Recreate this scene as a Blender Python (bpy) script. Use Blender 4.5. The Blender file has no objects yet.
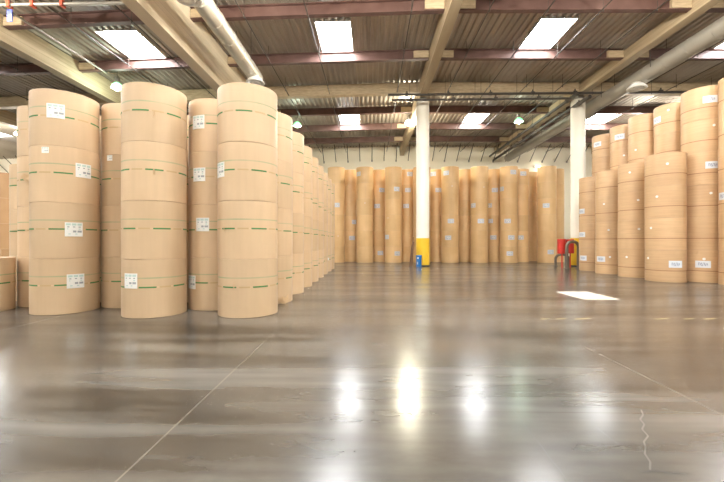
import bpy, math, random
from mathutils import Vector
random.seed(7)
S = bpy.context.scene
C = S.collection
PI = math.pi
F = 370.0
PSI = math.atan(9/370)          # the camera is turned a little to the left of the hall's long axis
EYE = 1.5
HALL = (-42.0, 30.0, -20.0, 37.0)

# ------------------------------------------------------------------ materials
def mat(name, col, rough=0.6, metal=0.0, emit=None, estr=0.0, spec=0.5):
    m = bpy.data.materials.new(name); m.use_nodes = True
    b = m.node_tree.nodes['Principled BSDF']
    b.inputs['Base Color'].default_value = (*col, 1)
    b.inputs['Roughness'].default_value = rough
    b.inputs['Metallic'].default_value = metal
    b.inputs['Specular IOR Level'].default_value = spec
    if emit:
        b.inputs['Emission Color'].default_value = (*emit, 1)
        b.inputs['Emission Strength'].default_value = estr
    return m

class NT:
    """small helper for node graphs"""
    def __init__(s, m):
        s.nt = m.node_tree; s.n = s.nt.nodes; s.b = s.n['Principled BSDF']
    def new(s, t, **kw):
        n = s.n.new(t)
        for k, v in kw.items(): setattr(n, k, v)
        return n
    def link(s, a, b): s.nt.links.new(a, b)
    def coord(s): return s.new('ShaderNodeTexCoord').outputs['Object']
    def noise(s, vec, scale, detail=3, stretch=(1, 1, 1), rough=.5):
        mp = s.new('ShaderNodeMapping'); mp.inputs['Scale'].default_value = stretch
        s.link(vec, mp.inputs['Vector'])
        n = s.new('ShaderNodeTexNoise'); n.inputs['Scale'].default_value = scale
        n.inputs['Detail'].default_value = detail; n.inputs['Roughness'].default_value = rough
        s.link(mp.outputs[0], n.inputs['Vector']); return n.outputs['Fac']
    def ramp(s, fac, a, b, ca, cb):
        r = s.new('ShaderNodeValToRGB'); e = r.color_ramp.elements
        e[0].position = a; e[0].color = (*ca, 1); e[1].position = b; e[1].color = (*cb, 1)
        s.link(fac, r.inputs[0]); return r.outputs[0]
    def maprange(s, v, a, b, c, d):
        n = s.new('ShaderNodeMapRange'); n.inputs[1].default_value = a; n.inputs[2].default_value = b
        n.inputs[3].default_value = c; n.inputs[4].default_value = d
        s.link(v, n.inputs[0]); return n.outputs[0]
    def math(s, op, a, b=None):
        n = s.new('ShaderNodeMath', operation=op)
        for i, v in enumerate((a, b)):
            if v is None: continue
            if isinstance(v, (int, float)): n.inputs[i].default_value = v
            else: s.link(v, n.inputs[i])
        return n.outputs[0]
    def mix(s, fac, a, b, mode='MIX'):
        n = s.new('ShaderNodeMix', data_type='RGBA', blend_type=mode)
        for i, v in ((0, fac), (6, a), (7, b)):
            if isinstance(v, (int, float)): n.inputs[i].default_value = v
            elif isinstance(v, tuple): n.inputs[i].default_value = (*v, 1)
            else: s.link(v, n.inputs[i])
        return n.outputs[2]
    def bump(s, h, strength, dist=.01):
        n = s.new('ShaderNodeBump'); n.inputs['Strength'].default_value = strength
        n.inputs['Distance'].default_value = dist
        s.link(h, n.inputs['Height']); s.link(n.outputs[0], s.b.inputs['Normal'])

def near(nt, v, centre, half):
    d = nt.math('ABSOLUTE', nt.math('SUBTRACT', v, centre))
    return nt.math('LESS_THAN', d, half)

def wrap_mat(name, c0, c1, rough, band=None, lines=False):
    m = mat(name, c0, rough); t = NT(m); co = t.coord()
    oi = t.new('ShaderNodeObjectInfo')
    add = t.new('ShaderNodeVectorMath', operation='ADD')
    sc = t.new('ShaderNodeVectorMath', operation='SCALE'); sc.inputs['Scale'].default_value = 40
    cmb = t.new('ShaderNodeCombineXYZ'); t.link(oi.outputs['Random'], cmb.inputs[0]); t.link(oi.outputs['Random'], cmb.inputs[2])
    t.link(cmb.outputs[0], sc.inputs[0]); t.link(co, add.inputs[0]); t.link(sc.outputs[0], add.inputs[1])
    v = add.outputs[0]
    big = t.noise(v, .9, 3)
    col = t.ramp(big, .3, .7, c0, c1)
    rnd = t.maprange(oi.outputs['Random'], 0, 1, .93, 1.05)
    cc = t.new('ShaderNodeCombineXYZ')
    for i in range(3): t.link(rnd, cc.inputs[i])
    col = t.mix(1.0, col, cc.outputs[0], 'MULTIPLY')
    fine = t.noise(v, 3.0, 4, (.4, .4, 9) if lines else (3, 3, .25))
    col = t.mix(t.maprange(fine, .35, .75, 0, .30 if lines else .14), col, tuple(x*.62 for x in c0))
    sep = t.new('ShaderNodeSeparateXYZ'); t.link(co, sep.inputs[0])
    if band:
        f = near(t, sep.outputs[2], band[0], band[1])
        wear = t.maprange(t.noise(v, 2.2, 2), .35, .65, .4, .85)
        col = t.mix(t.math('MULTIPLY', f, wear), col, (.30, .36, .20))
    t.link(col, t.b.inputs['Base Color'])
    t.bump(t.noise(v, 2.5, 3), .12, .02)
    return m

M = {}
M['wrap_near'] = wrap_mat('kraft wrap pale', (.585, .415, .255), (.65, .47, .30), .42, band=(.78, .013))
M['wrap_right'] = wrap_mat('kraft wrap ribbed', (.54, .345, .19), (.63, .42, .24), .38, lines=True)
M['wrap_far'] = wrap_mat('kraft wrap amber', (.63, .40, .19), (.73, .49, .25), .40)
M['wrap_shade_brown'] = wrap_mat('kraft wrap shade brown', (.36, .20, .09), (.42, .25, .12), .5)  # darker kraft colour, with the dim corner's shade put into it
M['end_paper'] = mat('end paper', (.56, .40, .26), .7)
M['core'] = mat('core board', (.30, .19, .11), .8)
M['tape_green'] = mat('green strap', (.05, .20, .05), .45)
M['tape_tan'] = mat('tan strap', (.52, .36, .19), .5)
M['line_brown'] = mat('brown tape line', (.28, .13, .055), .6)
M['paper_white'] = mat('label white', (.80, .80, .78), .45)
M['ink_grey'] = mat('label grey ink', (.34, .36, .38), .5)
M['ink_teal'] = mat('label teal ink', (.48, .62, .60), .5)
M['label_blue'] = mat('label bluish', (.56, .60, .68), .4)
M['ink_blue'] = mat('label slate ink', (.33, .37, .46), .5)
M['label_pale'] = mat('label pale', (.66, .70, .76), .4)
M['bark'] = mat('dark brown scrap', (.17, .09, .045), .7)
M['flap'] = mat('torn kraft flap', (.62, .43, .25), .7)
M['paint_yellow'] = mat('yellow paint', (.80, .50, .03), .4)
M['plastic_blue'] = mat('blue plastic', (.015, .16, .48), .35)
M['white'] = mat('white enamel', (.85, .84, .80), .35)
M['red'] = mat('red enamel', (.55, .03, .02), .4)
M['hoop'] = mat('worn grey-brown tube', (.16, .13, .10), .45, .3)
M['dark_pipe'] = mat('dark iron pipe', (.055, .045, .037), .6, 0)
M['conduit'] = mat('galvanised conduit', (.42, .39, .34), .4, .6)
M['duct'] = mat('galvanised duct', (.62, .58, .50), .38, .55)
M['duct_dull'] = mat('dull galvanised duct', (.33, .305, .26), .5, .2)
M['steel_grey'] = mat('grey steel', (.33, .31, .28), .45, .5)
M['black'] = mat('black rubber', (.03, .03, .03), .7)
M['red_clamp'] = mat('red clamp', (.55, .10, .05), .5)
M['sign_blue'] = mat('blue sign', (.012, .03, .30), .4)
M['crack'] = mat('crack dark', (.05, .045, .04), .9)
M['repair'] = mat('joint filler', (.085, .075, .062), .6)
M['tape_line'] = mat('worn yellow line', (.42, .31, .12), .5)

def build_purlin_mat():
    m = mat('red oxide primer', (.10, .05, .04), .55); t = NT(m)
    col = t.ramp(t.noise(t.coord(), 1.5, 4), .3, .75, (.09, .042, .034), (.15, .08, .065))
    t.link(col, t.b.inputs['Base Color']); return m
M['purlin'] = build_purlin_mat()

def wood_mat(name, a, b):
    m = mat(name, a, .65); t = NT(m); co = t.coord()
    sep = t.new('ShaderNodeSeparateXYZ'); t.link(co, sep.inputs[0])
    lam = t.math('FRACT', t.math('MULTIPLY', sep.outputs[2], 1/.19))
    ln = t.math('LESS_THAN', lam, .07)
    col = t.ramp(t.noise(co, 2.0, 5, (1.5, .12, 7)), .3, .7, a, b)
    col = t.mix(t.math('MULTIPLY', ln, .35), col, tuple(x*.45 for x in a))
    t.link(col, t.b.inputs['Base Color']); return m
M['wood'] = wood_mat('glulam timber', (.42, .32, .20), (.58, .46, .30))
M['wood_pale'] = wood_mat('pale painted glulam', (.76, .64, .47), (.84, .73, .56))

def deck_mat():
    m = mat('galvanised deck', (.34, .31, .26), .5, .25); t = NT(m); co = t.coord()
    col = t.ramp(t.noise(co, .6, 5, (1, .3, 1)), .3, .7, (.30, .25, .20), (.46, .40, .33))
    t.link(col, t.b.inputs['Base Color']); return m
M['deck'] = deck_mat()

def wall_mat():
    m = mat('cream painted panel', (.80, .72, .56), .6); t = NT(m); co = t.coord()
    col = t.ramp(t.noise(co, .4, 4), .3, .7, (.88, .81, .66), (.93, .87, .74))
    t.link(col, t.b.inputs['Base Color']); return m
M['wall'] = wall_mat()

def column_mat():
    m = mat('white painted column', (.86, .80, .68), .5); t = NT(m)
    col = t.ramp(t.noise(t.coord(), 1.2, 4, (1, 1, .4)), .3, .7, (.86, .81, .70), (.92, .88, .79))
    t.link(col, t.b.inputs['Base Color']); return m
M['column'] = column_mat()

def floor_mat():
    m = mat('polished concrete', (.16, .15, .135), .2); t = NT(m); co = t.coord()
    sep = t.new('ShaderNodeSeparateXYZ'); t.link(co, sep.inputs[0])
    X, Y = sep.outputs[0], sep.outputs[1]
    streak = t.noise(co, .9, 2, (.12, 1.0, 1), .5)
    streak2 = t.noise(co, 3.2, 2, (.09, 1.0, 1), .5)
    blotch = t.noise(co, .45, 3, (.6, 1.2, 1), .5)
    fine = t.noise(co, 7.0, 3, (.5, 1.2, 1), .6)
    mixf = t.math('ADD', t.math('MULTIPLY', streak, .62), t.math('MULTIPLY', streak2, .38))
    col = t.ramp(mixf, .41, .59, (.018, .016, .013), (.135, .130, .120))  # streaky concrete tone; its pale bands also imitate sheen
    col = t.mix(t.maprange(blotch, .42, .62, 0, .6), col, (.062, .046, .030))
    col = t.mix(t.maprange(fine, .4, .8, 0, .2), col, (.16, .148, .13))
    for axis, c, w, s, cc in ((X, -1.59, .007, .32, (.30, .27, .22)), (X, 3.03, .009, .4, (.24, .215, .18)),
                              (X, 7.7, .012, .5, (.06, .05, .04)), (Y, 3.28, .008, .6, (.07, .06, .05)),
                              (Y, 21.35, .045, .7, (.46, .42, .36)), (Y, 12.4, .02, .4, (.07, .06, .05)),
                              (X, -6.2, .012, .6, (.40, .36, .30)), (Y, 2.2, .007, .5, (.07, .06, .05))):
        col = t.mix(t.math('MULTIPLY', near(t, axis, c, w), s), col, cc)
    t.link(col, t.b.inputs['Base Color'])
    r = t.maprange(mixf, .38, .62, .27, .17)
    t.link(r, t.b.inputs['Roughness'])
    t.b.inputs['Specular IOR Level'].default_value = .75
    return m
M['floor'] = floor_mat()
M['skylight'] = mat('daylight panel', (.9, .9, .9), .4, emit=(.95, .98, 1.0), estr=48)
M['bulb_white'] = mat('lit lamp warm', (1, 1, .9), .3, emit=(1.0, .96, .78), estr=120)
M['bulb_green'] = mat('lit lamp greenish', (.9, 1, .9), .3, emit=(.35, 1.0, .5), estr=5)
M['bell_white'] = mat('glowing bell warm', (1, 1, .9), .3, emit=(1.0, .95, .76), estr=9)
M['bell_green'] = mat('glowing bell green', (.9, 1, .9), .3, emit=(.12, 1.0, .32), estr=1.6)

# ------------------------------------------------------------------ object helpers
def link(o, parent=None):
    C.objects.link(o)
    if parent is not None: o.parent = parent
    return o
def tag(o, label, cat, group=None):
    o['label'] = label; o['category'] = cat
    if group: o['group'] = group
    return o
def struct(o): o['kind'] = 'structure'; return o
def empty(name, loc=(0, 0, 0), rz=0):
    o = bpy.data.objects.new(name, None); o.location = loc; o.rotation_euler = (0, 0, rz); o.empty_display_size = .2
    return link(o)

class MB:
    """collects faces of one mesh"""
    def __init__(s): s.v = []; s.f = []; s.mi = []; s.sm = []
    def face(s, idx, mi=0, sm=False): s.f.append(idx); s.mi.append(mi); s.sm.append(sm)
    def box(s, x0, x1, y0, y1, z0, z1, mi=0):
        b = len(s.v)
        s.v += [(x0, y0, z0), (x1, y0, z0), (x1, y1, z0), (x0, y1, z0), (x0, y0, z1), (x1, y0, z1), (x1, y1, z1), (x0, y1, z1)]
        for q in ((0, 3, 2, 1), (4, 5, 6, 7), (0, 1, 5, 4), (1, 2, 6, 5), (2, 3, 7, 6), (3, 0, 4, 7)):
            s.face([b+i for i in q], mi)
        return s
    def hexa(s, pts, mi=0):
        b = len(s.v); s.v += pts
        for q in ((0, 3, 2, 1), (4, 5, 6, 7), (0, 1, 5, 4), (1, 2, 6, 5), (2, 3, 7, 6), (3, 0, 4, 7)):
            s.face([b+i for i in q], mi)
        return s
    def lathe(s, prof, n=32, mi=None, cx=0, cy=0):
        """prof: (r, z) list from the bottom axis to the top axis"""
        rings = []
        for r, z in prof:
            b = len(s.v)
            if r < 1e-6: s.v.append((cx, cy, z)); rings.append([b])
            else:
                s.v += [(cx+r*math.cos(2*PI*k/n), cy+r*math.sin(2*PI*k/n), z) for k in range(n)]
                rings.append([b+k for k in range(n)])
        for i in range(len(rings)-1):
            a, c = rings[i], rings[i+1]; m_ = mi[i] if mi else 0
            dr = abs(prof[i][0]-prof[i+1][0]); dz = abs(prof[i][1]-prof[i+1][1])
            for k in range(n):
                k2 = (k+1) % n
                if len(a) == 1 and len(c) == 1: continue
                if len(a) == 1: q = [a[0], c[k2], c[k]]
                elif len(c) == 1: q = [a[k], a[k2], c[0]]
                else: q = [a[k], a[k2], c[k2], c[k]]
                s.face(q, m_, dz > dr*.4)
        return s
    def tube(s, pts, r, n=10, mi=0, caps=True):
        pts = [Vector(p) for p in pts]; rings = []
        up = Vector((0, 0, 1)); prev = None
        for i, p in enumerate(pts):
            d = (pts[min(i+1, len(pts)-1)]-pts[max(i-1, 0)]).normalized()
            if prev is None:
                a = d.cross(up)
                if a.length < .01: a = d.cross(Vector((1, 0, 0)))
            else: a = prev - d*prev.dot(d)
            a.normalize(); b_ = d.cross(a).normalized(); prev = a
            b = len(s.v)
            s.v += [tuple(p + a*(r*math.cos(2*PI*k/n)) + b_*(r*math.sin(2*PI*k/n))) for k in range(n)]
            rings.append([b+k for k in range(n)])
        for i in range(len(rings)-1):
            for k in range(n):
                k2 = (k+1) % n
                s.face([rings[i][k], rings[i][k2], rings[i+1][k2], rings[i+1][k]], mi, True)
        if caps:
            s.face(rings[0][::-1], mi); s.face(rings[-1], mi)
        return s
    def mesh(s, name, mats):
        me = bpy.data.meshes.new(name); me.from_pydata(s.v, [], s.f); me.validate()
        for m_ in mats: me.materials.append(M[m_])
        for p, i, sm in zip(me.polygons, s.mi, s.sm): p.material_index = i; p.use_smooth = sm
        me.update(); me.set_sharp_from_angle(angle=math.radians(12)); return me
    def build(s, name, mats, parent=None, loc=(0, 0, 0), rot=(0, 0, 0)):
        o = bpy.data.objects.new(name, s.mesh(name, mats)); o.location = loc; o.rotation_euler = rot
        return link(o, parent)
def inst(name, me, parent, loc, rz=0):
    o = bpy.data.objects.new(name, me); o.location = loc; o.rotation_euler = (0, 0, rz); return link(o, parent)

# ------------------------------------------------------------------ paper rolls
def roll_mesh(name, r, h, mats, n=72):
    b = .010
    prof = [(0, .06), (.09, .06), (.09, 0.004), (.10, 0), (r-b, 0), (r-.003, .003), (r, b), (r, h*.5), (r, h-b), (r-.003, h-.004), (r-b, h-.001),
            (.10, h-.001), (.09, h-.004), (.09, h-.06), (0, h-.06)]
    mi = [2, 2, 2, 1, 1, 0, 0, 0, 0, 1, 1, 2, 2, 2]
    return MB().lathe(prof, n, mi).mesh(name, mats)
def ring_mesh(name, r, z, half, mats, dash=None, n=72):
    s = MB(); ro = r+.004
    for k in range(n):
        a0, a1 = 2*PI*k/n, 2*PI*(k+1)/n
        mi = 0
        if dash: mi = dash[k % len(dash)]
        b = len(s.v)
        for rr in (r+.0005, ro):
            for a in (a0, a1):
                for zz in (z-half, z+half): s.v.append((rr*math.cos(a), rr*math.sin(a), zz))
        # 0,1 inner a0 ; 2,3 inner a1 ; 4,5 outer a0 ; 6,7 outer a1
        s.face([b+4, b+6, b+7, b+5], mi, False); s.face([b+5, b+7, b+3, b+1], mi); s.face([b+0, b+2, b+6, b+4], mi)
    return s.mesh(name, mats)
def label_mesh(name, r, w, h, style, mats, seed=1):
    """a curved paper label on the roll, centred on +X at z=0, with rows of print"""
    rnd = random.Random(seed); s = MB(); nc = 16; nr = 14 if style == 'near' else 8
    ro = r+.009; span = w/r
    idx = {}
    for j in range(nr+1):
        for i in range(nc+1):
            a = -span/2+span*i/nc; idx[i, j] = len(s.v)
            s.v.append((ro*math.cos(a), ro*math.sin(a), -h/2+h*j/nr))
    for j in range(nr):
        for i in range(nc):
            mi = 0
            if style == 'near':
                if j in (11, 12) and 1 <= i <= 14 and (i % 5) != 0: mi = 2
                if j in (9,) and i in (2, 3, 7, 8, 12, 13): mi = 1
                if j in (7,) and i in (2, 12, 13): mi = 2
                if j in (4, 5) and 7 <= i <= 14 and i != 10: mi = 1
                if j == 2 and i in (3, 4, 9, 10): mi = 2
            else:
                if 1 < j < 6 and 2 < i < 13: mi = 1 if rnd.random() < .55 else 2
            s.face([idx[i, j], idx[i+1, j], idx[i+1, j+1], idx[i, j+1]], mi, True)
    # rim so the label has a thickness
    e = []
    for i in range(nc): e.append(((i, 0), (i+1, 0)))
    for j in range(nr): e.append(((nc, j), (nc, j+1)))
    for i in range(nc, 0, -1): e.append(((i, nr), (i-1, nr)))
    for j in range(nr, 0, -1): e.append(((0, j), (0, j-1)))
    k = (r+.001)/ro
    for p, q in e:
        a, b_ = s.v[idx[p]], s.v[idx[q]]; b = len(s.v)
        s.v += [(a[0]*k, a[1]*k, a[2]), (b_[0]*k, b_[1]*k, b_[2])]
        s.face([b, b+1, idx[q], idx[p]], 0)
    return s.mesh(name, mats)
def sticker_mesh(r, rad):
    s = MB(); n = 12; b = 0; s.v.append((r+.009, 0, 0))
    for k in range(n):
        y, z = rad*math.cos(2*PI*k/n), rad*math.sin(2*PI*k/n); s.v.append((math.sqrt((r+.008)**2-y*y), y, z))
    for k in range(n):
        y, z = rad*1.02*math.cos(2*PI*k/n), rad*1.02*math.sin(2*PI*k/n); s.v.append((math.sqrt((r+.001)**2-y*y), y, z))
    for k in range(n):
        k2 = (k+1) % n; s.face([0, 1+k, 1+k2]); s.face([1+k, 1+n+k, 1+n+k2, 1+k2])
    return s.mesh('round_sticker', ['paper_white'])
def flap_mesh(r, kind):
    s = MB()
    if kind == 0:   # a vertical strap end standing off the wrap
        pts = [(-.012, -.05), (.02, -.06), (.022, .01), (.012, .06), (-.01, .05)]; off = [.01, .03, .045, .03, .01]
    else:           # a torn piece of wrap bending outwards
        pts = [(-.16, .02), (-.05, .10), (.05, .04), (.12, .13), (.10, -.06), (-.02, -.10)]; off = [.01, .06, .03, .05, .08, .03]
    n = len(pts)
    for (y, z), o_ in zip(pts, off): s.v.append((r+o_, y, z))
    for (y, z), o_ in zip(pts, off): s.v.append((r+max(o_-.008, .002), y*.98, z*.98))
    s.face(list(range(n))); s.face(list(range(2*n-1, n-1, -1)))
    for k in range(n): k2 = (k+1) % n; s.face([k, n+k, n+k2, k2])
    return s.mesh('torn_flap', ['flap'])

KIND = {
    'near': dict(r=.60, h=1.143, wrap='wrap_near'),
    'right': dict(r=.62, h=1.177, wrap='wrap_right'),
    'far': dict(r=.60, h=1.106, wrap='wrap_far'),
    'brown': dict(r=.60, h=1.143, wrap='wrap_shade_brown'),
}
for k_, d in KIND.items():
    d['mesh'] = roll_mesh('paper_roll_'+k_, d['r'], d['h'], [d['wrap'], 'end_paper', 'core'])
dash = [0]*6+[1]*1+[2]*4+[1]*1
KIND['near']['ring'] = ring_mesh('strap_near', .60, .60, .014, ['tape_green', 'wrap_near', 'tape_tan'], dash)
KIND['right']['ring'] = ring_mesh('strap_right', .62, .42, .012, ['line_brown'])
LAB = {
    'near': label_mesh('shipping_label_near', .60, .30, .29, 'near', ['paper_white', 'ink_grey', 'ink_teal']),
    'small': label_mesh('shipping_label_small', .60, .13, .12, 'near', ['paper_white', 'ink_grey', 'ink_teal']),
    'right': label_mesh('shipping_label_right', .62, .42, .25, 'far', ['label_pale', 'label_blue', 'ink_blue'], 3),
    'far': label_mesh('shipping_label_far', .60, .42, .30, 'far', ['label_blue', 'paper_white', 'ink_blue'], 5),
}
STICK = {'right': sticker_mesh(.62, .045), 'near': sticker_mesh(.60, .03)}
FLAP = [flap_mesh(.60, 0), flap_mesh(.60, 1)]

def hit(px, py, cx, cy, r):
    """where the line of sight through a photo pixel meets the stack's side: world angle and height"""
    u = (px-362)/F
    dx, dy = u*math.cos(PSI)-math.sin(PSI), math.cos(PSI)+u*math.sin(PSI)
    a = dx*dx+dy*dy; b = dx*cx+dy*cy; c = cx*cx+cy*cy-r*r
    disc = b*b-a*c
    t = (b-math.sqrt(max(disc, 0)))/a
    return math.atan2(t*dy-cy, t*dx-cx), EYE+(241-py)/F*t
LEVELS = {1: ['only'], 3: ['bottom', 'middle', 'top'], 4: ['bottom', 'second', 'third', 'top'],
          6: ['bottom', 'second', 'third', 'fourth', 'fifth', 'top']}
def stack(kind, cx, cy, n, where, look, group, marks=()):
    """marks: (type, px, py) read off the photograph"""
    d = KIND[kind]; r, h = d['r'], d['h']
    res = []
    for k in range(n):
        for t_, px, py in marks:
            pass
    phis = [random.uniform(-PI, PI) for _ in range(n)]
    for k in range(n):
        jx, jy = (random.uniform(-.007, .007) for _ in range(2))
        o = inst('paper_roll', d['mesh'], None, (cx+jx, cy+jy, k*h), phis[k])
        lv = LEVELS[n][k]
        if n == 1: lab = f'{look} paper roll, {where}'
        else: lab = f'{look} paper roll, {lv} in {where}'
        tag(o, lab, 'paper roll', group)
        if 'ring' in d: inst('strap', d['ring'], o, (0, 0, 0), 0)
        res.append(o)
    for t_, px, py in marks:
        a, z = hit(px, py, cx, cy, r)
        k = max(0, min(n-1, int(z//h))); o = res[k]; zl = z-k*h
        hh = .15 if t_ == 'label' else .07
        zl = max(hh+.01, min(h-hh-.01, zl))
        if t_ == 'label':
            c = inst('shipping_label', LAB['near' if kind == 'near' else kind], o, (0, 0, zl), a-phis[k]); c['label'] = 'white printed shipping label'
        elif t_ == 'small':
            c = inst('shipping_label', LAB['small'], o, (0, 0, zl), a-phis[k]); c['label'] = 'small white printed label'
        elif t_ == 'dot': inst('round_sticker', STICK['right' if kind == 'right' else 'near'], o, (0, 0, zl), a-phis[k])
        elif t_ == 'tail': inst('strap_end', FLAP[0], o, (0, 0, zl), a-phis[k])
        elif t_ == 'tear': inst('torn_flap', FLAP[1], o, (0, 0, zl), a-phis[k])
    return res

L, SM, D_, TL, TR = 'label', 'small', 'dot', 'tail', 'tear'
G1 = 'pale kraft paper rolls stacked on the left'
gs = 'pale green strapped'
stack('near', -2.57, 7.70, 4, 'the front stack closest to the aisle', gs, G1,
      [(L, 220.5, 170), (TL, 225, 229), (TL, 234, 286)])
stack('near', -4.51, 7.62, 4, 'the middle of the three front stacks', gs, G1, [(L, 130, 281), (TL, 153.5, 172), (TL, 300/4, 120)][:2] + [(TL, 153.5, 114)])
stack('near', -6.62, 7.88, 4, 'the left, widest of the front stacks', gs, G1,
      [(L, 56, 111), (L, 84, 171), (L, 74, 229.5), (L, 76, 281), (SM, 45.5, 150)])
stack('near', -3.55, 8.46, 4, 'the stack recessed between middle and aisle stacks', gs, G1,
      [(L, 198, 122), (L, 199, 174.5), (L, 202, 224.5), (L, 191.5, 282)])
stack('near', -5.70, 8.69, 4, 'the recessed stack between left and middle ones', gs, G1, [(SM, 110, 157)])
stack('near', -7.76, 8.78, 4, 'the tall stack left of the widest front one', gs, G1, [(TR, 28, 178)])
stack('near', -8.76, 9.60, 3, 'the shorter three-high stack at far left', gs, G1)
stack('near', -8.45, 7.75, 1, 'standing alone on the floor at the left edge', gs, G1)
ordn = ['second', 'third', 'fourth', 'fifth', 'sixth', 'seventh', 'eighth', 'ninth']
for i in range(8):
    mk = []
    if i == 0: mk = [(TR, 283, 300)]
    if i == 6: mk = [(SM, 328, 259)]
    stack('near', -2.57+random.uniform(-.01, .01), 9.22+1.53*i, 4, f'the {ordn[i]} stack back along the aisle', gs, G1, mk)
for i in range(2):
    stack('near', (-4.57, -6.65)[i], 9.5, 4, ('the stack hidden behind the middle front one', 'the stack hidden behind the leftmost wide one')[i], gs, G1)
G4 = 'shade-tinted brown paper rolls in the dim corner at left'
stack('brown', -16.9, 16.6, 4, 'the shade-tinted brown stack at the left picture edge', 'brown', G4)
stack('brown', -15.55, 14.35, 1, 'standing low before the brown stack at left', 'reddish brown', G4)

# right-hand block
G2 = 'ribbed kraft paper rolls stacked on the right'
rk = 'ribbed tan'
rw = [('the nearest four-high stack at right', [(L, 675.7, 264.3), (D_, 657, 196.6), (D_, 651, 228), (D_, 648, 258), (D_, 667.4, 163.7)]),
      ('the second four-high stack from right', [(D_, 626.5, 257), (D_, 629.6, 172.4), (D_, 639, 229), (D_, 638, 200)]),
      ('the third four-high stack from right', [(L, 600.5, 259), (D_, 608.4, 230), (D_, 610, 257), (D_, 604, 204)]),
      ('the four-high stack touching the right column\'s view', [(L, 581.3, 211.4), (L, 581.7, 234.6), (L, 582.7, 258)])]
for i, (w, mk) in enumerate(rw):
    w = w.replace("the four-high stack touching the right column's view", 'the farthest four-high stack at right')
    stack('right', (11.07, 11.13, 11.16, 11.32)[i], 14.2+1.65*i, 4, w, rk, G2, mk)
uw = [('the nearest six-high stack behind the right row', [(L, 710.5, 99), (L, 713, 164.7), (L, 703, 264.3), (D_, 711, 193), (D_, 704, 259), (D_, 714, 125), (TL, 697, 251)]),
      ('the second six-high stack behind the right row', [(L, 656.5, 120.5), (D_, 668.4, 110)]),
      ('the third six-high stack behind the right row', [(D_, 635.6, 150)]),
      ('the fourth six-high stack behind the right row', [(L, 619.6, 136.7), (D_, 623.8, 155.4)]),
      ('the farthest six-high stack behind the right row', [(L, 597, 144.4)])]
for i, (w, mk) in enumerate(uw):
    stack('right', (12.35, 12.5, 12.32, 12.42, 12.48)[i], (14.1, 15.65, 16.97, 18.4, 20.0)[i], 6, w, rk, G2, mk)
stack('right', 12.62, 12.85, 6, 'the stack cut off at the right edge', rk, G2, [(L, 723.5, 196)])

# far row
G3 = 'amber kraft paper rolls along the back wall'
am = 'amber'
def farpos(px, Y): return (px-371)/F*Y
fo = ['first', 'second', 'third', 'fourth', 'fifth', 'sixth', 'seventh', 'eighth']
front = [336.3, 364.8, 393.3, 421.5, 449.6, 478.5, 507.5, 544.7]
second = [350, 378.8, 407, 436, 464, 492.3]
fm = {0: [(L, 336.6, 205), (D_, 338, 236)], 1: [(L, 358.2, 174), (D_, 365, 203)], 2: [(L, 397, 189), (L, 386.6, 237), (L, 397.5, 253.5), (D_, 388, 218)],
      4: [(L, 446, 173), (L, 451, 221), (L, 448, 237.7), (D_, 452, 186)], 5: [(L, 473, 205.5), (L, 481, 221), (D_, 484, 187)],
      6: [(L, 513.5, 172), (L, 501.5, 189), (L, 507.5, 221), (L, 511.5, 237.5), (L, 510, 253.5)], 7: [(L, 546, 205.5), (L, 551, 252)]}
sm_ = {0: [(L, 352, 238), (L, 354.5, 222)], 1: [(L, 382, 190), (L, 377, 206), (L, 380.6, 253)], 2: [(L, 410, 174), (L, 408, 190), (L, 406, 206)],
       3: [(L, 433, 174), (L, 438.5, 190)], 5: [(L, 495, 190), (L, 489, 205.5), (L, 490, 221), (L, 493.4, 237.4)]}
for i, px in enumerate(front):
    stack('far', farpos(px, 26.1), 26.1, 6, f'the {fo[i]} protruding stack from left, back wall', am, G3, fm.get(i, []))
for i, px in enumerate(second):
    stack('far', farpos(px, 27.15), 27.15, 6, f'the {fo[i]} recessed stack from left, back wall', am, G3, sm_.get(i, []))
stack('far', farpos(518.5, 27.1), 27.1, 6, 'the seventh recessed stack from left, back wall', am, G3, [(L, 523.5, 173.5), (L, 520.5, 237.5)])
stack('far', 11.95, 28.3, 6, 'the eighth recessed stack from left, back wall', am, G3)
stack('far', 13.3, 27.1, 6, 'the rightmost stack of the back wall row', am, G3)

# ------------------------------------------------------------------ room shell
X0, X1, Y0, Y1 = HALL
HT = 9.45+EYE
def roof(x): return -.028*max(0, -x) - .012*max(0, x-3)
struct(MB().box(X0, X1, Y0, Y1, -.2, 0).build('floor', ['floor']))
wb = struct(MB().box(X0-.3, X1+.3, Y1, Y1+.3, -.2, HT+.6).build('wall_back', ['wall']))
struct(MB().box(X0-.3, X1+.3, Y0-.3, Y0, -.2, HT+.6).build('wall_front', ['wall']))
struct(MB().box(X0-.3, X0, Y0, Y1, -.2, HT+.6).build('wall_left', ['wall']))
struct(MB().box(X1, X1+.3, Y0, Y1, -.2, HT+.6).build('wall_right', ['wall']))
# diagonal ties between the back wall and the roof
for i in range(-32, 20):
    x = -2.3+1.2*i
    if x < X0+1 or x > X1-1: continue
    zt = HT-.15+roof(x)
    MB().tube([(x, Y1-.02, 9.5+roof(x)), (x, Y1-1.75, zt)], .035, 6).build('roof_tie', ['dark_pipe'], wb)
    if i % 2 == 0:
        MB().box(x-.07, x+.07, Y1-.05, Y1, 9.4+roof(x), 9.6+roof(x)).build('tie_plate', ['steel_grey'], wb)

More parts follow.
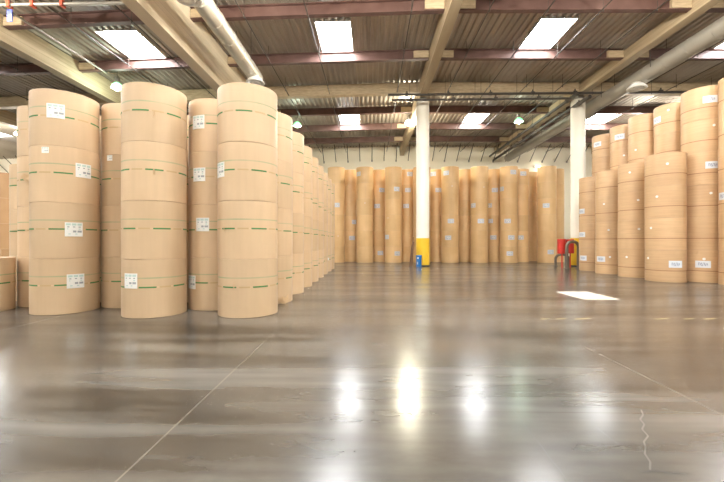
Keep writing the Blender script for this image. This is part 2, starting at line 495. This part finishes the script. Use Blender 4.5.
SKX = [-30.2, -20.7, -11.15, -1.65, 7.9, 17.45]
SKY = [-7.0, 4.4, 15.8, 27.2]
SW, SL_ = 1.7, 2.45
P = .30
def deck():
    s = MB()
    xs = []
    x = X0
    while x < X1-.01:
        for dx, dz in ((0, 0), (.09, 0), (.13, .075), (.26, .075)): xs.append((x+dx, dz))
        x += P
    xs.append((X1, 0))
    ys = sorted({Y0, Y1, *SKY, *[y+SL_ for y in SKY]})
    def snap(v): return X0+round((v-X0)/P)*P
    holes = [(snap(x-SW/2)-.001, snap(x+SW/2)+.001) for x in SKX]
    idx = {}
    for j, y in enumerate(ys):
        for i, (x, dz) in enumerate(xs):
            idx[i, j] = len(s.v); s.v.append((x, y, HT+roof(x)+dz))
    for j in range(len(ys)-1):
        ym = (ys[j]+ys[j+1])/2; inrow = any(y < ym < y+SL_ for y in SKY)
        for i in range(len(xs)-1):
            xm = (xs[i][0]+xs[i+1][0])/2
            if inrow and any(a < xm < b for a, b in holes): continue
            s.face([idx[i, j], idx[i, j+1], idx[i+1, j+1], idx[i+1, j]])
    o = s.build('ceiling', ['deck'])
    md = o.modifiers.new('thick', 'SOLIDIFY'); md.thickness = -.012; md.offset = 1
    return struct(o), holes
ceil, holes = deck()

# skylights: a curb round the opening and a daylight panel above it
rown = {4.4: 'nearest', 15.8: 'near', 27.2: 'far', -7.0: 'rear'}
coln = ['far left', 'left of the left beam', 'left', 'centre left', 'centre right', 'right']
n_ = 0
for yi, y in enumerate(SKY):
    for xi, x in enumerate(SKX):
        a, b = holes[xi]; a += .001; b -= .001
        z0 = HT+roof(x)-.03; z1 = z0+.34
        s = empty('skylight', (x, y+SL_/2, z0))
        tag(s, f'bright rectangular skylight, {rown[y]} row, {coln[xi]} roof bay', 'skylight', 'skylights in the roof deck')
        w, l = (b-a)/2, SL_/2
        m = MB(); t = .04
        m.box(a-x-t, a-x, -l-t, l+t, 0, .36).box(b-x, b-x+t, -l-t, l+t, 0, .36)
        m.box(a-x, b-x, -l-t, -l, 0, .36).box(a-x, b-x, l, l+t, 0, .36)
        m.build('curb', ['white'], s)
        # panel; the one over the sunlit patch has an open vent hatch
        p = MB(); z = .30
        if xi == 4 and y == 15.8:
            hx0, hx1, hy0, hy1 = -.50, .36, -.64, .76
            p.box(a-x, hx0, -l, l, z, z+.03).box(hx1, b-x, -l, l, z, z+.03)
            p.box(hx0, hx1, -l, hy0, z, z+.03).box(hx0, hx1, hy1, l, z, z+.03)
        else:
            p.box(a-x, b-x, -l, l, z, z+.03)
        p.build('panel', ['skylight'], s)

# main timber beams along the hall
def long_beam(x0, x1, zb, zt, mt, label):
    o = MB().box(0, x1-x0, 0, Y1-8.5, 0, zt-zb).build('roof_beam', [mt], None, (x0, 8.5, zb))
    tag(o, label, 'roof beam', 'timber roof beams running the length of the hall')
    return o
BX = [(-24.9, -24.45, 7.9, 8.75), (-15.1, -14.65, 7.95, 9.0), (-7.6, -7.12, 7.3, 9.2), (2.86, 3.26, 8.5, 9.35), (12.22, 12.62, 8.65, 9.2), (21.7, 22.1, 8.55, 9.1)]
bl = ['timber roof beam at the far left edge of the ceiling', 'brown timber roof beam crossing the upper left corner', 'deep pale timber beam above the left-hand stacks',
      'timber roof beam over the white centre column', 'timber roof beam over the right-hand column', 'timber roof beam beyond the right-hand tall stacks']
for (a, b, zb, zt), l_ in zip(BX, bl):
    long_beam(a, b, zb+EYE, zt+EYE, 'wood_pale' if a == -7.6 else 'wood', l_)
bays = [(-24.45, -15.1), (-14.65, -7.6), (-7.12, 2.86), (3.26, 12.22), (12.62, 21.7)]
bayn = ['far left bay', 'bay above the left stacks', 'centre left bay', 'centre right bay', 'bay above the right stacks']
PY = [10.75, 14.5, 18.3, 25.9, 29.6, 33.3]
pyn = ['nearest', 'second', 'third', 'fourth', 'fifth', 'farthest']
for yi, y in enumerate(PY):
    for bi, (a, b) in enumerate(bays):
        a2, b2 = a+.02, b-.02
        t = empty('roof_purlin', ((a+b)/2, y, 8.94+EYE+roof((a+b)/2))); cx = (a+b)/2; zc = roof(cx)
        tag(t, f'{pyn[yi]} red steel roof joist in the {bayn[bi]}', 'roof joist', 'red steel roof joists')
        def slab(m, xa, xb, ya, yb, za, zb):
            ra, rb = roof(xa)-zc, roof(xb)-zc
            m.hexa([(xa-cx, ya, za+ra), (xb-cx, ya, za+rb), (xb-cx, yb, za+rb), (xa-cx, yb, za+ra), (xa-cx, ya, zb+ra), (xb-cx, ya, zb+rb), (xb-cx, yb, zb+rb), (xa-cx, yb, zb+ra)])
        m = MB(); slab(m, a2, b2, -.12, .12, 0, .04); m.build('bottom_flange', ['purlin'], t)
        m = MB(); slab(m, a2, b2, -.12, .12, .44, .48); m.build('top_flange', ['purlin'], t)
        m = MB(); slab(m, a2, b2, -.02, .02, .04, .44); m.build('web', ['purlin'], t)
        for xa, xb in ((a2, a2+.75), (b2-.75, b2)):
            m = MB(); slab(m, xa, xb, -.14, .14, .045, .38); m.build('end_bracket', ['wood'], t)['label'] = 'timber coloured end bracket'
for bi, (a, b) in enumerate(bays):
    m = MB(); cx = (a+b)/2
    ra, rb = roof(a), roof(b); a2, b2 = a+.01, b-.01
    za, zb = 8.8+EYE, 9.42+EYE
    m.hexa([(a2-cx, -.2, za+ra), (b2-cx, -.2, za+rb), (b2-cx, .2, za+rb), (a2-cx, .2, za+ra), (a2-cx, -.2, zb+ra), (b2-cx, -.2, zb+rb), (b2-cx, .2, zb+rb), (a2-cx, .2, zb+ra)])
    o = m.build('cross_beam', ['wood'], None, (cx, 22.2, 0))
    tag(o, f'timber cross beam at the column line, {bayn[bi]}', 'roof beam', 'timber cross beams at the column line')

# columns
for x, l_, top in ((3.09, 'white round column with yellow base, centre of the hall', 8.5), (12.24, 'white round column beside the right-hand stacks, red cabinet before it', 8.65)):
    t = empty('support_column', (x, 22.2, 0)); tag(t, l_, 'column', 'white round columns')
    n = 40; m = MB(); H = top+EYE
    m.lathe([(0, 0), (.385, 0), (.385, 8.2+EYE), (.375, 8.28+EYE), (.345, 8.32+EYE), (0, 8.33+EYE)], n)
    m.build('shaft', ['column'], t)
    MB().lathe([(.386, .08), (.398, .08), (.398, 1.66), (.386, 1.67)], n).build('painted_guard', ['paint_yellow'], t)['label'] = 'bright yellow guard sleeve'
    MB().lathe([(.386, 0), (.405, 0), (.405, .08), (.386, .08)], n).build('base_ring', ['black'], t)
    MB().box(-.17, .17, -.3, .3, 8.33+EYE, H-.005).build('beam_seat', ['steel_grey'], t)

# blue bin and leaning wrap scrap at the centre column
t = empty('waste_bin', (2.78, 21.58, 0)); tag(t, 'small blue bin standing in front of the white centre column', 'bin')
MB().lathe([(0, 0), (.14, 0), (.155, .02), (.165, .60), (.175, .61), (.175, .66), (.160, .67), (.150, .63), (0, .60)], 28).build('bin_body', ['plastic_blue'], t)
m = MB(); m.box(-.045, .045, -.012, 0, 0, .09); m.build('bin_label', ['paper_white'], t, (-.07, -.165, .47), (0, 0, -.4))['label'] = 'small white sticker'
m = MB(); m.box(-.02, .02, -.01, 0, 0, .14); m.build('bin_label', ['paper_white'], t, (-.09, -.155, .15), (0, 0, -.5))
t = empty('scrap_bundle', (2.32, 21.80, 0)); tag(t, 'thin brown strips of scrap leaning at the centre column', 'scrap strips')
for i, (dx, dy, tx, h) in enumerate(((0, 0, .17, 1.72), (.07, -.03, .12, 1.45), (-.05, .04, .15, 1.3))):
    m = MB(); m.hexa([(dx-.03, dy-.015, 0), (dx+.03, dy-.015, 0), (dx+.03, dy+.015, 0), (dx-.03, dy+.015, 0),
                      (dx+tx-.02, dy+.05, h), (dx+tx+.02, dy+.05, h), (dx+tx+.02, dy+.07, h), (dx+tx-.02, dy+.07, h)])
    m.build('strip', ['bark'], t)

# hoop guards and red hose cabinet at the right column
def hoop(x0, x1, y0, y1, h, r, label):
    t = empty('hoop_barrier', ((x0+x1)/2, (y0+y1)/2, 0)); tag(t, label, 'barrier', 'steel hoop barriers')
    cx, cy = (x0+x1)/2, (y0+y1)/2; w = math.hypot(x1-x0, y1-y0)/2; ux, uy = (x1-x0)/2/w, (y1-y0)/2/w
    br = w*.85; pts = [(-w, .0)]
    pts += [(-w, h-br)]
    for k in range(1, 12):
        a = PI-PI*k/12; cxx = (-w+br) if a > PI/2 else (w-br)
        pts.append((cxx+br*math.cos(a), h-br+br*math.sin(a)))
    pts += [(w, h-br), (w, 0)]
    MB().tube([(p*ux, p*uy, z) for p, z in pts], r, 14).build('hoop', ['hoop'], t)
    for sgn in (-1, 1):
        m = MB(); m.lathe([(0, .001), (r*1.9, .001), (r*1.9, .02), (r*1.1, .02)], 20, None, sgn*w*ux, sgn*w*uy); m.build('foot_plate', ['hoop'], t)
hoop(10.67, 11.36, 20.45, 20.55, 1.46, .085, 'tall grey-brown steel hoop barrier before the red cabinet')
hoop(10.98, 11.6, 22.3, 22.0, .70, .07, 'low dark steel hoop barrier behind and left of the red cabinet')
t = empty('hose_cabinet', (11.05, 21.3, 0)); tag(t, 'red cabinet on two thin red legs between the hoop barriers', 'hose cabinet')
m = MB()
m.lathe([(0, .78), (.20, .78), (.22, .80), (.22, 1.60), (.20, 1.62), (0, 1.62)], 28, None, -.22, 0); m.build('cabinet_drum', ['red'], t)
m = MB(); m.lathe([(0, .80), (.19, .80), (.20, .82), (.20, 1.58), (.19, 1.60), (0, 1.60)], 28, None, .26, .0); m.build('cabinet_drum', ['red'], t)
for dx in (-.20, .26): MB().tube([(dx, 0, 0), (dx, 0, .80)], .035, 12).build('leg', ['red'], t)
for zz in (.95, 1.45): MB().box(-.02, .10, -.05, .05, zz, zz+.06).build('bracket', ['red'], t)

# ------------------------------------------------------------------ overhead services
def pipe(x0, y0, x1, y1, z, r, label, mt='dark_pipe', group='overhead sprinkler pipes', name='sprinkler_pipe', heads=0, cat='pipe', z2=None):
    z2 = z if z2 is None else z2
    t = empty(name, (x0, y0, z)); tag(t, label, cat, group)
    MB().tube([(0, 0, 0), (x1-x0, y1-y0, z2-z)], r, 12).build('pipe_run', [mt], t)
    if heads:
        for k in range(heads):
            f = (k+.5)/heads; p = ((x1-x0)*f, (y1-y0)*f, (z2-z)*f)
            MB().tube([p, (p[0], p[1], p[2]-.10)], .02, 8).build('sprinkler_head', [mt], t)
            top = HT+roof(x0+p[0])+.03
            MB().tube([p, (p[0], p[1], top-z)], .010, 6).build('hanger_rod', [mt], t)
    return t
sp = [(-20.0, 'far left'), (-17.2, 'left edge'), (-11.7, 'above the left stacks'), (-9.3, 'beside the deep pale beam'), (-4.9, 'just right of the left duct'), (-2.45, 'centre left bay, left'),
      (1.55, 'left of the centre beam'), (4.5, 'right of the centre beam'), (6.7, 'centre right bay'), (8.75, 'right of the bright skylight'),
      (10.75, 'left of the right beam'), (15.2, 'above the right tall stacks'), (17.0, 'far right')]
for x, w in sp:
    pipe(x, 9, x, 36.5, 8.82+EYE+roof(x), .022, f'thin dark sprinkler line running lengthwise, {w}', heads=8)
pipe(1.0, 21.5, 21, 21.5, 8.48+EYE, .07, 'upper dark sprinkler main crossing before the columns', heads=6)
pipe(1.2, 21.2, 11.3, 21.2, 8.06+EYE, .06, 'lower dark pipe crossing before the columns', heads=5)
pipe(11.55, 21, 11.55, 36.3, 8.25+EYE, .09, 'dark pipe left of the right duct, upper', heads=4)
pipe(11.95, 20.5, 11.95, 36.4, 7.9+EYE, .10, 'dark pipe hugging the right duct', heads=4)
pipe(-13.37, 9, -13.37, 18.4, 8.50+EYE, .045, 'pale conduit running to the greenish hanging lamp', 'conduit', None, 'conduit_run')
pipe(-13.5, 12.7, -8.6, 12.7, 8.30+EYE, .06, 'pale pipe with red clamps crossing the upper left corner', 'conduit', None, 'cross_pipe')
cp = [o for o in C.objects if o.name.startswith('cross_pipe')][0]
for dx in (1.65, .8, 2.7): 
    MB().box(dx-.05, dx+.05, -.09, .09, -.1, .12).build('clamp', ['red_clamp'], cp)['label'] = 'red pipe clamp'
for k in range(3): MB().tube([(1+2*k, 0, .05), (1+2.4*k, 0, 1.0)], .012, 6).build('hanger_rod', ['dark_pipe'], cp)

for o_ in [o for o in C.objects if o.get('label', '').startswith(('upper dark', 'lower dark', 'dark pipe'))]:
    run = [c for c in o_.children if c.name.startswith('pipe_run')][0]; end = Vector(run.data.vertices[-1].co); L_ = end.length; d_ = end.normalized()
    rr = .07 if 'crossing' in o_['label'] else .10
    for k in range(int(L_/2.4)):
        c = d_*(1.0+2.4*k); MB().tube([c, c+d_*.16], rr+.03, 14).build('coupling', ['dark_pipe'], o_)
        MB().tube([c+d_*.08+Vector((0, 0, rr+.02)), c+d_*.08+Vector((0, 0, .20))], .035, 8).build('riser', ['dark_pipe'], o_)

def diffuser(duct, x, y, z, ztop):
    t = empty('air_diffuser', Vector((x, y, z))-duct.location); t.parent = duct
    t['label'] = 'white round air diffuser'
    MB().lathe([(.28, .22), (.42, .06), (.44, .03), (.40, .0), (.34, .02), (.30, .08), (.26, .22)], 32).build('outer_ring', ['white'], t)
    MB().lathe([(.05, .12), (.24, .04), (.26, .02), (.22, -.02), (.05, .08)], 32).build('inner_cone', ['white'], t)
    MB().lathe([(.24, .20), (.24, ztop), (.22, ztop), (.22, .20)], 28).build('neck', ['duct'], t)
    MB().box(-.27, .27, -.015, .015, .06, .09).build('spider', ['steel_grey'], t)
def ductrun(x0, y0, x1, y1, z, r, label, mt):
    t = empty('air_duct', (x0, y0, z)); tag(t, label, 'duct', 'round sheet metal ducts')
    m = MB(); L_ = y1-y0; n = int(L_/1.2); prof = []
    m.tube([(0, 0, 0), (x1-x0, L_, 0)], r, 36); m.build('duct_shell', [mt], t)
    for k in range(1, n):
        f = k/n; m = MB(); c = ((x1-x0)*f, L_*f, 0); m.tube([(c[0], c[1]-.03, 0), (c[0], c[1]+.03, 0)], r+.012, 36); m.build('seam_band', [mt], t)
    for k in range(0, n, 3):
        f = (k+.5)/n; c = ((x1-x0)*f, L_*f)
        for sx in (-1, 1): MB().tube([(c[0]+sx*r, c[1], 0), (c[0]+sx*r, c[1], HT-z+roof(x0)+.03)], .012, 6).build('hanger', ['dark_pipe'], t)
    return t
dl = ductrun(-5.62, 8.4, -5.62, 18.0, 7.98+EYE, .33, 'large round pale duct running beside the pale left beam', 'duct')
dr = ductrun(13.2, 9.5, 13.2, 36.0, 8.0+EYE, .36, 'large round grey duct running high along the right side', 'duct_dull')
diffuser(dl, -5.45, 17.3, 7.42+EYE, .30)
diffuser(dl, -5.62, 11.2, 7.42+EYE, .30)
diffuser(dr, 12.98, 18.4, 7.42+EYE, .30)

# blue hanging sign in the upper left corner
t = empty('hanging_sign', (-14.2, 12.3, 9.0)); 
tag(t, 'small blue and white sign hanging in the top left corner', 'sign')
t.location = (-11.98, 12.0, 8.78)
MB().box(-.10, .08, -.015, .015, 0, .40).build('sign_panel', ['sign_blue'], t)
MB().box(.01, .06, -.02, -.016, .04, .24).build('sign_mark', ['paper_white'], t)['label'] = 'white mark on the sign'
MB().tube([(0, 0, .40), (0, 0, .99)], .01, 6).build('hanger_rod', ['dark_pipe'], t)

# ------------------------------------------------------------------ lamps
def lamp(x, y, z, col, power, label, bulb='bulb_white', r=.12):
    t = empty('high_bay_lamp', (x, y, z)); tag(t, label, 'lamp', 'round high bay lamps')
    MB().lathe([(.0, .30), (.10, .30), (.13, .34), (.13, .58), (.10, .62), (0, .62)], 24).build('ballast_housing', ['steel_grey'], t)
    MB().lathe([(.09, .30), (.11, .30), (.24, .18), (.29, .02), (.275, .02), (.22, .16)], 28).build('reflector', ['bell_green' if bulb == 'bulb_green' else 'bell_white'], t)
    MB().lathe([(0, -.10), (.08, -.075), (.12, .0), (.12, .06), (.07, .22), (.04, .30), (0, .30)], 20).build('bulb', [bulb], t)
    MB().tube([(0, 0, .62), (0, 0, HT+roof(x)-z+.02)], .015, 6).build('stem', ['dark_pipe'], t)
    ld = bpy.data.lights.new('lamp_light', 'POINT'); ld.energy = power; ld.color = col; ld.shadow_soft_size = r
    lo = bpy.data.objects.new('lamp_light', ld); lo.location = (0, 0, -.25); link(lo, t)
GR, WM, WH = (.82, 1, .84), (1, .93, .72), (1, .95, .84)
PW = 620
lamp(2.7, 26.5, 8.35+EYE, WM, PW*1.5, 'warm white starry lamp left of the centre column top')
lamp(-5.3, 26.5, 8.25+EYE, GR, PW*.2, 'small greenish lamp above the receding left stacks', 'bulb_green')
lamp(10.4, 26.3, 8.35+EYE, GR, PW*.15, 'green lamp between the two columns', 'bulb_green')
lamp(-13.25, 19.0, 7.95+EYE, GR, PW*.3, 'greenish lamp above the two left front stacks', 'bulb_green')
lamp(-25.8, 26.5, 7.75+EYE, WH, PW, 'white lamp at the far left edge of the hall')
lamp(19.0, 26.5, 8.2+EYE, WH, PW, 'white lamp hidden beyond the right tall stacks')
lamp(-34, 31, 7.7+EYE, WH, PW*1.3, 'unseen white fill lamp added over the far left corner')  # added out of view to brighten the back wall's left end
k = 0
nm = ['left', 'centre left', 'centre', 'right', 'far right']
for yy, rw_ in ((10.5, 'over the open floor'), (1.5, 'above the viewpoint'), (-8.5, 'behind the viewpoint')):  # unseen lamp rows added to fill the hall and light the stack fronts
    for i, xx in enumerate((-13.3, -4.0, 2.2, 9.6, 18.8)):
        lamp(xx, yy, 8.3+EYE+roof(xx), WH, PW*(1.1 if yy > 5 else .6), f'added unseen overhead fill lamp {rw_}, {nm[i]} of its row')

t = empty('wall_lamp', (16.4, 36.95, 8.75)); tag(t, 'small bright wall lamp above the far right stacks', 'lamp')
MB().box(-.28, .28, -.14, .04, 0, .16).build('lamp_body', ['steel_grey'], t)
MB().box(-.24, .24, -.17, -.14, .01, .14).build('lens', ['bell_white'], t)
ld = bpy.data.lights.new('lamp_light', 'POINT'); ld.energy = 15; ld.color = WM; ld.shadow_soft_size = .1
lo = bpy.data.objects.new('lamp_light', ld); lo.location = (0, -.45, .05); link(lo, t)

# ------------------------------------------------------------------ floor marks
fl = bpy.data.objects['floor']
def g(px, py):
    Z = EYE*F/(py-241); u = (px-362)/F
    return (Z*(u*math.cos(PSI)-math.sin(PSI)), Z*(math.cos(PSI)+u*math.sin(PSI)))
def mark(name, pts, w, mt):
    m = MB()
    for (a, b) in zip(pts[:-1], pts[1:]):
        d = Vector((b[0]-a[0], b[1]-a[1])).normalized()*w/2; nx, ny = -d.y, d.x; i = len(m.v)
        m.v += [(a[0]+nx, a[1]+ny, .002), (a[0]-nx, a[1]-ny, .002), (b[0]-nx, b[1]-ny, .002), (b[0]+nx, b[1]+ny, .002)]
        m.face([i, i+1, i+2, i+3])
    return m.build(name, [mt], fl)
def jag(p, q, n, amp):
    r = [p]
    for k in range(1, n):
        f = k/n; r.append((p[0]+(q[0]-p[0])*f+random.uniform(-amp, amp), p[1]+(q[1]-p[1])*f+random.uniform(-amp, amp)))
    return r+[q]
mark('floor_crack', jag(g(641, 410), g(650, 470), 10, .02), .012, 'repair')
mark('floor_crack', jag(g(596, 427), g(619, 445), 4, .006), .014, 'crack')
mark('floor_crack', jag(g(510, 406), g(568, 482), 8, .006), .006, 'crack')
mark('floor_crack', jag(g(640, 471), g(686, 474), 8, .012), .014, 'crack')
for a, b in ((541, 549), (556, 566), (575, 590), (655, 668), (684, 694), (704, 716), (730, 750)):
    mark('floor_dash', [g(a, 319.2), g(b, 318.6)], .05, 'tape_line')

# ------------------------------------------------------------------ daylight
w = bpy.data.worlds.new('World'); S.world = w; w.use_nodes = True
w.node_tree.nodes['Background'].inputs[0].default_value = (.85, .92, 1, 1)
w.node_tree.nodes['Background'].inputs[1].default_value = 12
for m_ in ('bulb_white', 'bulb_green', 'bell_white', 'bell_green'): M[m_].cycles.emission_sampling = 'NONE'
w.cycles.sampling_method = 'NONE'
# the sun, far above the open roof vent, its beam falling through the vent on to the floor
sd = Vector((-1.9, -6.75, -11.2)).normalized(); hole = Vector((7.85, 17.07, 11.2)); DIST = 120
sl = bpy.data.lights.new('sun_beam', 'SPOT'); sl.energy = 26*4*PI*PI*DIST**2; sl.color = (1, .96, .88)
sl.spot_size = 2*math.atan(1.6/DIST); sl.spot_blend = 0; sl.shadow_soft_size = .3
so = bpy.data.objects.new('sun_beam', sl); link(so)
so.location = hole-sd*DIST; so.rotation_euler = sd.to_track_quat('-Z', 'Y').to_euler()

# ------------------------------------------------------------------ camera
cd = bpy.data.cameras.new('camera'); cam = bpy.data.objects.new('camera', cd); link(cam)
cam.location = (0, 0, EYE); cam.rotation_euler = (PI/2, 0, PSI)
cd.sensor_width = 36; cd.lens = F/724*36; cd.clip_end = 300
S.camera = cam
S.view_settings.view_transform = 'Standard'; S.view_settings.look = 'None'
S.view_settings.gamma = 1; S.view_settings.use_curve_mapping = False
S.view_settings.exposure = 0.52
S.cycles.max_bounces = 8; S.cycles.diffuse_bounces = 5; S.cycles.glossy_bounces = 4
S.cycles.sample_clamp_indirect = 4
S.cycles.use_denoising = True
S.cycles.denoiser = 'OPENIMAGEDENOISE'
S.cycles.denoising_input_passes = 'RGB_ALBEDO_NORMAL'
S.cycles.denoising_prefilter = 'ACCURATE'
